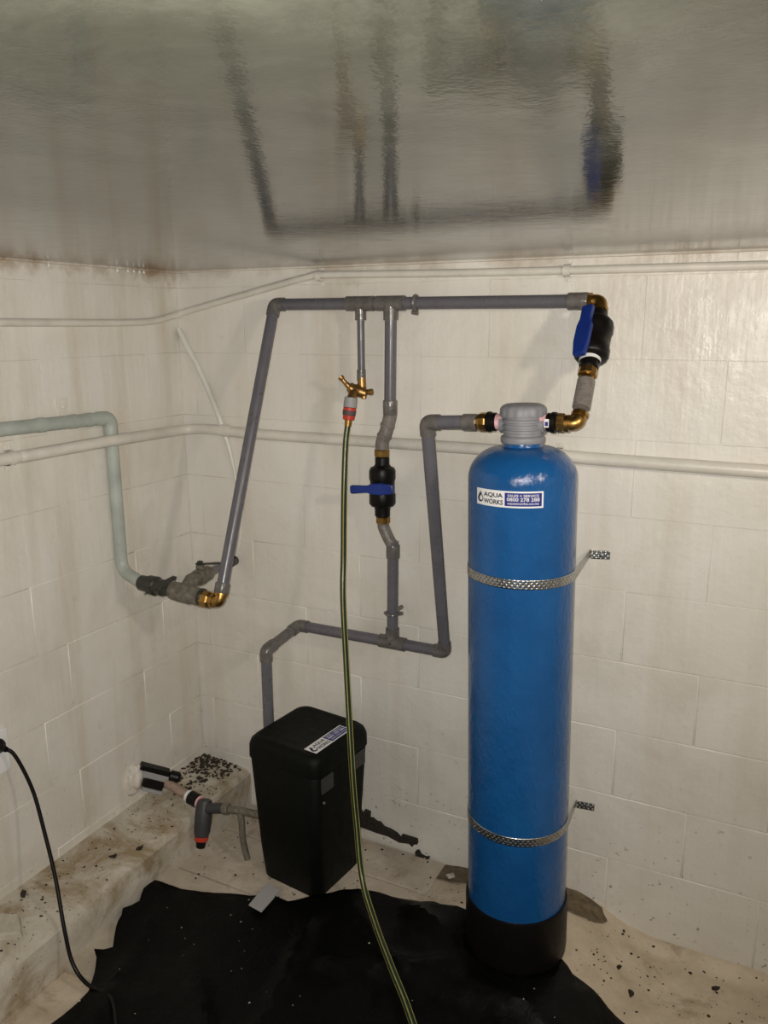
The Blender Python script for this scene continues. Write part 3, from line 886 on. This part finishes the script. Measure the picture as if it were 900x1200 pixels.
def sticker(parent, fmap, W, H):
    """fmap(u, v, lift) maps sticker metres to world; sticker origin bottom left"""
    def grid(u0, u1, v0, v1, lift, nu=24, nv=2):
        b = MB()
        vs = [fmap(u0+(u1-u0)*i/nu, v0+(v1-v0)*j/nv, lift) for j in range(nv+1) for i in range(nu+1)]
        b.add(vs, [(j*(nu+1)+i, j*(nu+1)+i+1, (j+1)*(nu+1)+i+1, (j+1)*(nu+1)+i) for j in range(nv) for i in range(nu)])
        return b
    def txt(body, u0, u1, v0, v1, lift):
        vs, fs = text_geo(body, 0.028 if v1-v0 > 0.27*H else 0.012)
        return [fmap(u0+(u1-u0)*x, v0+(v1-v0)*y, lift) for x, y in vs], fs
    lab = grid(0, W, 0, H, 0.0006).build('sticker', 'white', parent)
    grid(W*0.475, W*0.975, H*0.10, H*0.90, 0.0010).build('blue_panel', 'navy', lab)
    b = MB()
    b.add(*txt('AQUA', W*0.145, W*0.450, H*0.52, H*0.84, 0.0012), False)
    b.add(*txt('WORKS', W*0.145, W*0.450, H*0.14, H*0.44, 0.0012), False)
    b.build('black_lettering', 'ink', lab)
    b = MB()
    b.add(*txt('SALES + SERVICE', W*0.515, W*0.935, H*0.67, H*0.81, 0.0014), False)
    b.add(*txt('0800 278 288', W*0.505, W*0.945, H*0.40, H*0.62, 0.0014), False)
    b.add(*txt('aquaworks.co.nz', W*0.515, W*0.935, H*0.17, H*0.34, 0.0014), False)
    b.build('white_lettering', 'white', lab)
    b = MB()
    cx, cy, s = W*0.080, H*0.42, H*0.25
    pl = drop_poly()
    b.add([fmap(cx+s*x, cy+s*y, 0.0012) for x, y in pl], [tuple(range(len(pl)))], False)
    b.build('drop_emblem', 'ink', lab)
    b = MB()
    pl2 = [(0.25+0.55*x, -0.05+0.5*y) for x, y in pl]
    b.add([fmap(cx+s*x, cy+s*y, 0.0014) for x, y in pl2], [tuple(range(len(pl)))], False)
    b.build('emblem_highlight', 'white', lab)
    return lab

def tank_map(u, v, lift):
    az = math.radians(-125.5) + u/TR
    r = TR + lift
    return tl((r*math.cos(az), r*math.sin(az), 1.231 + v))
tag(sticker(tank, tank_map, 0.166, 0.038), 'white and blue printed sticker')

# ------------------------------------------------------------------ perforated straps
def strap(label, zt, zw, cx):
    t = thing('perforated_strap', (cx, -0.275, zt), label, 'strap', 'steel straps holding the tank to the wall')
    r = TR + 0.0016
    path = []
    bx = 1.362
    # left foot on the wall, hidden behind the tank
    path += [(cx-0.17, -0.0035, zw), (cx-0.115, -0.0035, zw)]
    for i in range(61):
        a = math.radians(172 + (360+10-172)*i/60)
        path.append((cx + r*math.cos(a), -0.275 + r*math.sin(a), zt))
    path += [(bx, -0.006, zw+0.004), (bx+0.004, -0.0035, zw), (bx+0.052, -0.0035, zw+0.004)]
    P = [V(p) for p in path]
    # resample by arc length
    S = [0]
    for i in range(1, len(P)): S.append(S[-1] + (P[i]-P[i-1]).length)
    step = 0.003
    n = int(S[-1]/step)
    pts = []
    j = 0
    for i in range(n+1):
        s = S[-1]*i/n
        while j < len(S)-2 and S[j+1] < s: j += 1
        pts.append(P[j].lerp(P[j+1], (s-S[j])/(S[j+1]-S[j])))
    hh = [-0.0115, -0.0085, -0.0045, -0.0015, 0.0015, 0.0045, 0.0085, 0.0115]
    vs = [p + V((0, 0, h)) for p in pts for h in hh]
    fs = []
    for i in range(n):
        for k in range(7):
            if (k in (1, 5) and i % 4 == 1) or (k == 3 and i % 4 == 3): continue
            fs.append((i*8+k, i*8+k+1, (i+1)*8+k+1, (i+1)*8+k))
    o = MB().add(vs, fs).build('steel_band', 'galv', t)
    so = o.modifiers.new('thickness', 'SOLIDIFY'); so.thickness = 0.0012
    MB().lathe((bx+0.030, -0.005, zw+0.002), (0, -1, 0), [(0, 0.007), (0.003, 0.006), (0.004, 0)], 12).build('fixing_screw', 'galv', t)
    return t
strap('upper perforated steel strap around the blue tank', 1.096, 1.075, 1.2755-0.0225)
strap('lower perforated steel strap around the blue tank', 0.432, 0.325, 1.2755-0.0083)

# ------------------------------------------------------------------ black softener cabinet
CBm = Matrix.Translation((0.590, -0.212, 0.0)) @ Matrix.Rotation(math.radians(-7), 4, 'Z') @ Matrix.Diagonal((1, 1, 1.05, 1))
cab = thing('softener_cabinet', (0.590, -0.212, 0), 'black water softener cabinet standing in the wall corner', 'cabinet', None, (0, 0, math.radians(-7)))
def rrect(w, d, r, n=6):
    out = []
    for cx, cy, a0 in ((w/2-r, d/2-r, 0), (-w/2+r, d/2-r, PI/2), (-w/2+r, -d/2+r, PI), (w/2-r, -d/2+r, 1.5*PI)):
        for i in range(n+1):
            a = a0 + PI/2*i/n
            out.append((cx + r*math.cos(a), cy + r*math.sin(a)))
    return out
def loft(mat4, rings, off=(0, 0)):
    b = MB(); vs = []
    n = len(rrect(1, 1, .1))
    for z, w_, d_, r, oy in rings:
        vs += [mat4 @ V((x, y+oy, z)) for x, y in rrect(w_, d_, r)]
    fs = [(i*n+k, i*n+(k+1) % n, (i+1)*n+(k+1) % n, (i+1)*n+k) for i in range(len(rings)-1) for k in range(n)]
    fs += [tuple(reversed(range(n))), tuple((len(rings)-1)*n+k for k in range(n))]
    b.add(vs, fs)
    return b
loft(CBm, [(0.0, 0.215, 0.215, 0.03, 0), (0.006, 0.222, 0.222, 0.03, 0), (0.10, 0.236, 0.238, 0.03, 0), (0.39, 0.262, 0.268, 0.03, 0), (0.395, 0.258, 0.262, 0.03, 0)]).build('cabinet_body', 'cab', cab)
loft(CBm, [(0.394, 0.262, 0.268, 0.03, 0), (0.397, 0.270, 0.276, 0.032, 0), (0.432, 0.270, 0.276, 0.034, 0), (0.447, 0.262, 0.268, 0.036, 0), (0.456, 0.244, 0.250, 0.036, 0), (0.459, 0.225, 0.23, 0.036, 0), (0.456, 0.205, 0.21, 0.03, 0)]).build('cabinet_lid', 'cab', cab)
for y in (-0.085, 0.075):
    b = MB().box((0.131, y-0.028, 0.345), (0.1375, y+0.028, 0.392))
    b.v = [tuple(CBm @ V(p)) for p in b.v]
    b.build('side_grip', 'cabvent', cab, 0.003)
def lid_map(u, v, lift):
    # sticker lies along the right edge of the lid, reading from front to back
    return CBm @ V((0.112 - v, -0.104 + u*0.98, 0.4598 + lift))
tag(sticker(cab, lid_map, 0.176, 0.046), 'white and navy printed sticker on the lid')
o = MB().lathe(CBm @ V((0.1305, -0.10, 0.315)), CBm.to_3x3() @ V((1, 0, 0)), [(0, 0.0045), (0.004, 0.004), (0.005, 0)], 10).build('screw', 'galv', cab)

# ------------------------------------------------------------------ waste pump fitting at the ledge
t = thing('drain_filter', (0.255, -0.32, 0.03), 'charcoal drain filter with red ring between ledge and black cabinet', 'filter')
a0, a1 = V((0.243, -0.297, 0.178)), V((0.258, -0.350, 0.040))
da = (a1-a0)
L = da.length
MB().lathe(a0 - da*0.10, da, [(0, 0.012), (0.004, 0.022), (0.02, 0.027), (0.06, 0.0275), (0.10, 0.026), (0.118, 0.021)], 22).build('barrel', 'charcoal', t)
MB().lathe(a0 - da*0.10 + da.normalized()*0.116, da, [(0, 0.0215), (0.001, 0.023), (0.012, 0.021), (0.014, 0.019)], 20).build('red_ring', 'red', t)
MB().lathe(a0 - da*0.10 + da.normalized()*0.129, da, [(0, 0.0165), (0.018, 0.0150), (0.022, 0.012)], 18).build('end_cap', 'black', t)
MB().tube(smooth_path([(0.250, -0.305, 0.165), (0.285, -0.304, 0.178), (0.325, -0.302, 0.188)], 5), 0.0165, 18).build('side_branch', 'charcoal', t)
b = MB(); nut(b, (0.322, -0.302, 0.187), (1, 0.02, 0.15), 0.022, 0.0185, 8); b.tube([(0.34, -0.302, 0.19), (0.40, -0.300, 0.198), (0.465, -0.295, 0.198)], 0.0115, 14)
b.build('brass_tail', 'corroded', t)
b = MB().tube(smooth_path([(0.385, -0.302, 0.197), (0.392, -0.303, 0.16), (0.395, -0.305, 0.10), (0.405, -0.30, 0.03)], 5), 0.010, 12); b.build('drain_tube', 'corroded', t)
p0, p1 = V((0.150, -0.290, 0.186)), V((0.240, -0.298, 0.176))
dd = (p1-p0)
MB().lathe(p0+dd*0.35, dd, [(0, 0.016), (0.002, 0.022), (0.034, 0.022), (0.036, 0.018)], 18).build('black_coupling', 'black', t)
MB().lathe(p0+dd*0.76, dd, [(0, 0.019), (0.001, 0.0205), (0.006, 0.0205), (0.007, 0.019)], 18).build('red_washer', 'pink', t)
MB().lathe(p0+dd*0.22, dd, [(0, 0.0155), (0.001, 0.0195), (0.009, 0.0195), (0.010, 0.0155)], 18).build('white_ring', 'white', t)
MB().tube([(0.075, -0.282, 0.200), p0+dd*0.25], 0.0155, 16).build('stained_hose', 'clear_pinkish', t)

t = thing('wall_outlet_block', (0.02, -0.30, 0.18), 'black and grey slotted outlet block mortared into the left wall above the ledge', 'outlet')
ux = V((0.55, 0.60, -0.42)).normalized()
def bar(p, L_, w_, h_, name, mat):
    uy = V((0, 0, 1)) - ux*ux.z; uy.normalize()
    un2 = ux.cross(uy)
    b = MB().prism([(0, -h_/2), (L_, -h_/2), (L_, h_/2), (0, h_/2)], V(p)-un2*(w_/2), ux, uy, un2, w_)
    return b.build(name, mat, t, 0.002)
bar((0.018, -0.335, 0.276), 0.100, 0.030, 0.018, 'black_bar', 'black')
bar((0.018, -0.330, 0.252), 0.098, 0.034, 0.024, 'grey_bar', 'conngrey')
bar((0.024, -0.335, 0.224), 0.070, 0.028, 0.030, 'black_bar', 'black')
bar((0.018, -0.338, 0.200), 0.070, 0.030, 0.012, 'grey_bar', 'conngrey')
MB().lathe((0.080, -0.272, 0.222), (0.75, 0.45, -0.30), [(0, 0.012), (0.003, 0.019), (0.03, 0.019), (0.036, 0.012)], 16).build('black_knob', 'black', t)
bm = bmesh.new()
bmesh.ops.create_icosphere(bm, subdivisions=3, radius=1)
for v in bm.verts:
    k = 1 + 0.45*mnoise.noise(v.co*2.3) + 0.2*mnoise.noise(v.co*6.1)
    v.co = V((0.006+v.co.x*0.020*k, -0.350+v.co.y*0.042*k, 0.232+v.co.z*0.048*k))
for f in bm.faces: f.smooth = True
me = bpy.data.meshes.new('mortar_collar'); bm.to_mesh(me); bm.free()
link('mortar_collar', me, 'wall_l', t)

# ------------------------------------------------------------------ black plastic sheet
def bootdist(x, y):
    return math.hypot(x-1.2755, y+0.275)
outline = [(0.226, -0.522), (0.30, -0.490), (0.40, -0.462), (0.50, -0.422), (0.565, -0.392), (0.62, -0.395), (0.68, -0.335), (0.73, -0.292), (0.78, -0.257), (0.84, -0.238), (0.95, -0.232), (1.04, -0.238), (1.115, -0.236)]
for i in range(15):
    a = math.radians(165 + (353-165)*i/14)
    outline.append((1.2755+0.1320*math.cos(a), -0.275+0.1320*math.sin(a)))
outline = [p for i, p in enumerate(outline)]
outline += [(1.445, -0.318), (1.50, -0.322), (1.56, -0.345), (1.64, -0.365), (1.74, -0.42), (1.86, -0.50), (1.96, -0.66), (2.02, -0.90), (1.95, -1.2), (1.8, -1.45), (1.4, -1.62), (1.0, -1.66), (0.66, -1.55), (0.44, -1.38),
            (0.34, -1.18), (0.330, -1.05), (0.350, -0.985), (0.345, -0.90), (0.310, -0.845), (0.262, -0.800), (0.290, -0.765), (0.258, -0.715), (0.232, -0.66), (0.245, -0.61), (0.222, -0.565)]
def inside(p, poly):
    c = False
    x, y = p
    j = len(poly)-1
    for i in range(len(poly)):
        xi, yi = poly[i]; xj, yj = poly[j]
        if (yi > y) != (yj > y) and x < (xj-xi)*(y-yi)/(yj-yi)+xi: c = not c
        j = i
    return c
# refine outline with a little raggedness
ref = []
for i in range(len(outline)):
    a, c_ = V(outline[i]), V(outline[(i+1) % len(outline)])
    n_ = max(1, int((c_-a).length/0.02))
    for k in range(n_):
        p = a.lerp(c_, k/n_)
        if bootdist(p.x, p.y) > 0.15:
            p = p + V((mnoise.noise(V((p.x*30, p.y*30, 1))), mnoise.noise(V((p.x*30, p.y*30, 5)))))*0.006
        ref.append((p.x, p.y))
pts = list(ref)
g = 0.022
xx = 0.2
while xx < 2.05:
    yy = -1.7
    while yy < -0.2:
        p = (xx+random.uniform(-.006, .006), yy+random.uniform(-.006, .006))
        if inside(p, ref) and min((p[0]-q[0])**2+(p[1]-q[1])**2 for q in ref) > 0.00012: pts.append(p)
        yy += g
    xx += g
nr = len(ref)
res = delaunay_2d_cdt([V(p) for p in pts], [(i, (i+1) % nr) for i in range(nr)], [], 1, 1e-6)
def seg_d(p, a, c_):
    a, c_, p = V(a), V(c_), V(p)
    ab = c_-a
    t_ = max(0, min(1, (p-a).dot(ab)/ab.dot(ab)))
    return (p-(a+ab*t_)).length
folds = [((0.80, -0.33), (1.05, -0.50), 0.016, 0.020), ((0.84, -0.55), (1.12, -0.46), 0.022, 0.022), ((0.72, -0.42), (0.80, -0.80), 0.016, 0.016), ((1.12, -0.50), (1.60, -0.48), 0.020, 0.03),
         ((0.30, -0.60), (0.42, -0.95), 0.014, 0.02), ((0.95, -0.26), (1.12, -0.36), 0.020, 0.018), ((0.50, -0.70), (0.85, -1.00), 0.012, 0.02), ((1.0, -0.95), (1.5, -0.8), 0.02, 0.03)]
def sheet_z(x, y):
    z = fz(x, y) if x > 0.98 else max(fz(x, y), 0.004)
    wv = 0.006*(1+mnoise.noise(V((x*7, y*7, 3.3)))) + 0.003*(1+mnoise.noise(V((x*19, y*19, 8.3))))
    for a, c_, h, s_ in folds:
        q = seg_d((x, y), a, c_)
        wv += h*math.exp(-(q/s_)**2)
    k = sstep(0.135, 0.20, bootdist(x, y))
    # pushed up a little where it meets the ledge foot
    e = 0.03*(1-sstep(0.22, 0.30, x))
    return z + 0.005 + wv*(0.3+0.7*k) + e
b = MB().add([(p.x, p.y, sheet_z(p.x, p.y)) for p in res[0]], [tuple(f) for f in res[2]])
sh = b.build('plastic_sheet', 'sheet')
so = sh.modifiers.new('thickness', 'SOLIDIFY'); so.thickness = 0.0015; so.offset = 1
tag(sh, 'crumpled black plastic sheet spread over the floor', 'plastic sheet')

# grey-white card on the sheet edge
b = MB()
q = [V((0.512, -0.346, 0.010)), V((0.567, -0.357, 0.012)), V((0.588, -0.489, 0.036)), V((0.536, -0.478, 0.034))]
for i in range(4): q[i].z = max(q[i].z, 0.0)
q = [V((0.512, -0.346, 0.012)), V((0.567, -0.357, 0.012)), V((0.586, -0.482, 0.036)), V((0.536, -0.474, 0.036))]
nn = (q[1]-q[0]).cross(q[3]-q[0]).normalized()
b.add(q + [p - nn*0.003*(1 if nn.z > 0 else -1) for p in q], [(0, 1, 2, 3), (7, 6, 5, 4), (0, 4, 5, 1), (1, 5, 6, 2), (2, 6, 7, 3), (3, 7, 4, 0)], False)
tag(b.build('paper_card', 'cardgrey'), 'small grey-white card lying at the sheet edge before the cabinet', 'card')

# ------------------------------------------------------------------ power lead and socket at the left edge
t = thing('wall_socket', (0.0, -0.835, 0.57), 'white wall socket cut by the left picture edge', 'socket')
MB().box((0.0, -0.872, 0.508), (0.010, -0.797, 0.632)).build('face_plate', 'white', t, 0.003)
MB().box((0.010, -0.855, 0.600), (0.014, -0.838, 0.622)).build('rocker_switch', 'white', t, 0.001)
t = thing('power_lead', (0.33, -0.89, 0.01), 'black power lead looping from the wall socket to the floor', 'cable')
MB().lathe((0.010, -0.838, 0.600), (1, 0.05, -0.12), [(0, 0.019), (0.014, 0.020), (0.022, 0.017), (0.026, 0.010), (0.042, 0.007)], 18).build('plug', 'black', t)
cp = [(0.040, -0.836, 0.596), (0.058, -0.818, 0.570), (0.09, -0.802, 0.470), (0.13, -0.811, 0.359), (0.18, -0.832, 0.247), (0.235, -0.866, 0.140), (0.272, -0.882, 0.062), (0.325, -0.888, 0.024), (0.42, -0.90, 0.030), (0.52, -0.98, 0.038)]
MB().tube(smooth_path(cp, 8), 0.0052, 10).build('lead', 'black', t)

# ------------------------------------------------------------------ rotten edge at the foot of the back wall, debris, loose bits
pl = [(0.640, 0.045), (0.640, 0.085), (0.655, 0.108), (0.664, 0.090), (0.672, 0.110), (0.692, 0.106), (0.690, 0.084), (0.70, 0.086), (0.715, 0.078), (0.728, 0.079), (0.742, 0.066), (0.765, 0.064), (0.790, 0.056), (0.803, 0.044), (0.808, 0.058), (0.862, 0.057), (0.864, 0.042), (0.852, 0.040),
      (0.848, 0.028), (0.835, 0.036), (0.812, 0.032), (0.80, 0.030), (0.76, 0.040), (0.72, 0.040), (0.69, 0.042)]
tag(MB().prism(pl, (0, 0.0, 0), (1, 0, 0), (0, 0, 1), (0, -1, 0), 0.014).build('rotten_board', 'rot'), 'jagged black rotten board edge at the wall foot right of the cabinet', 'board')
pl = [(0.862, 0.0), (0.858, 0.026), (0.868, 0.030), (0.876, 0.016), (0.892, 0.013), (0.905, 0.018), (0.902, 0.0)]
tag(MB().prism(pl, (0, 0, -0.012), (1, 0, 0), (0, 0, 1), (0, -1, 0), 0.016).build('rotten_chip', 'rot'), 'small black rotten chip at the wall foot left of the tank', 'chip')

def chip_verts(c, s, seed, flat=0.28):
    rnd = random.Random(seed)
    out = []
    ph = [(1+5**.5)/2]
    g_ = ph[0]
    base = [(-1, g_, 0), (1, g_, 0), (-1, -g_, 0), (1, -g_, 0), (0, -1, g_), (0, 1, g_), (0, -1, -g_), (0, 1, -g_), (g_, 0, -1), (g_, 0, 1), (-g_, 0, -1), (-g_, 0, 1)]
    el = rnd.uniform(0.5, 1.0); an = rnd.uniform(0, PI)
    for x, y, z in base:
        k = rnd.uniform(0.4, 1.35)/1.9*s
        x, y = x*k, y*k*el
        out.append((c[0]+x*math.cos(an)-y*math.sin(an), c[1]+x*math.sin(an)+y*math.cos(an), c[2]+z*k*flat))
    return out
IF = [(0,11,5),(0,5,1),(0,1,7),(0,7,10),(0,10,11),(1,5,9),(5,11,4),(11,10,2),(10,7,6),(7,1,8),(3,9,4),(3,4,2),(3,2,6),(3,6,8),(3,8,9),(4,9,5),(2,4,11),(6,2,10),(8,6,7),(9,8,1)]
def ledge_z(x, y):
    pr = ledge_prof(y)
    for i in range(len(pr)-1):
        if pr[i][0] <= x <= pr[i+1][0]:
            return pr[i][1] + (pr[i+1][1]-pr[i][1])*(x-pr[i][0])/(pr[i+1][0]-pr[i][0])
    return 0.13
rn = random.Random(21)
b = MB()
for i in range(420):                       # heap of crumbs in the corner of the ledge
    x = abs(rn.gauss(0.06, 0.055)) + 0.004; y = -abs(rn.gauss(0.03, 0.085)) - 0.004
    if x > 0.185: continue
    b.add(chip_verts((x, y, ledge_z(x, y)+0.002), rn.choice((0.002, 0.003, 0.004, 0.005, 0.007, 0.010)), i), IF, False)
for i in range(260):                       # scattered over the rest of the ledge
    x = rn.uniform(0.006, 0.185); y = -rn.uniform(0.1, 1.1)
    b.add(chip_verts((x, y, ledge_z(x, y)+0.001), rn.choice((0.0015, 0.002, 0.002, 0.003, 0.003, 0.005)), 1000+i), IF, False)
tag(b.build('ledge_debris', 'dirt'), 'dark crumbs of dirt scattered over the ledge', 'debris', None, 'stuff')
b = MB()
for i in range(150):
    x = rn.uniform(1.42, 2.1); y = -rn.uniform(0.015, 0.36)
    if inside((x, y), ref): continue
    b.add(chip_verts((x, y, fz(x, y)+0.001), rn.choice((0.002, 0.003, 0.004, 0.005)), 2000+i), IF, False)
for i in range(120):
    x = rn.uniform(0.215, 1.1); y = -rn.uniform(0.02, 0.50)
    if inside((x, y), ref): continue
    b.add(chip_verts((x, y, max(0.002, fz(x, y))+0.001), rn.choice((0.002, 0.003, 0.003, 0.005)), 3000+i), IF, False)
tag(b.build('floor_debris', 'dirt'), 'dark crumbs of dirt scattered over the bare floor', 'debris', None, 'stuff')
b = MB()
for i in range(90):
    x = rn.uniform(0.3, 1.9); y = -rn.uniform(0.4, 1.2)
    if not inside((x, y), ref) or bootdist(x, y) < 0.16: continue
    b.add(chip_verts((x, y, sheet_z(x, y)+0.003), rn.choice((0.0015, 0.002, 0.003)), 4000+i), IF, False)
tag(b.build('sheet_crumbs', 'stone'), 'pale crumbs sprinkled on the black sheet', 'debris', None, 'stuff')

for (x, y, s, lab) in ((0.127, -0.584, 0.013, 'dark dirt clump near the middle of the ledge'), (0.169, -0.518, 0.015, 'dark dirt clump near the front edge of the ledge'), (0.037, -0.826, 0.016, 'dark dirt clump on the ledge behind the power lead')):
    tag(MB().add(chip_verts((x, y, ledge_z(x, y)+0.003), s, int(x*1e4)), IF, True).build('dirt_clump', 'dirt'), lab, 'dirt', 'dirt clumps on the ledge')
for (x, y, s, lab) in ((1.536, -0.175, 0.012, 'small dark dirt clump on the bare floor right of the tank foot'), (1.581, -0.237, 0.015, 'largest dark dirt clump on the floor right of the tank'), (1.778, -0.098, 0.014, 'dark dirt clump on the floor at the far right by the wall')):
    tag(MB().add(chip_verts((x, y, fz(x, y)+0.003), s, int(x*1e4)), IF, True).build('dirt_clump', 'dirt'), lab, 'dirt', 'dirt clumps on the right floor')
tag(MB().add(chip_verts((1.006, -0.075, fz(1.006, -0.075)+0.008), 0.015, 5, 0.8), IF, True).build('pebble', 'stone'), 'pale pebble at the wall foot left of the tank', 'pebble')
# loose flat stone on the ledge at the left picture edge
b = MB()
b.add([(0.045, -0.915, 0.138), (0.100, -0.888, 0.138), (0.160, -0.932, 0.132), (0.110, -0.975, 0.132), (0.048, -0.915, 0.157), (0.098, -0.893, 0.156), (0.154, -0.933, 0.151), (0.110, -0.968, 0.152)],
      [(3,2,1,0),(4,5,6,7),(0,1,5,4),(1,2,6,5),(2,3,7,6),(3,0,4,7)], False)
tag(b.build('loose_stone', 'stone', None, 0.004), 'flat pale stone lying on the ledge at the left picture edge', 'stone')

# water drops along the ceiling joint
for i, (y, s) in enumerate(((-0.515, 0.0042), (-0.268, 0.0045), (-0.225, 0.004), (-0.200, 0.0035), (-0.176, 0.0038), (-0.158, 0.0038))):
    tag(MB().lathe((0.013, y, CEIL-0.006-s*2.2), (0, 0, 1), [(0, 0), (s*0.3, s*0.8), (s, s), (s*1.8, s*0.7), (s*2.8, 0.0003)], 12).build('water_drop', 'water'),
        'tiny bright water drop on the joint of ceiling and left wall', 'water drop', 'water drops along the ceiling joint')
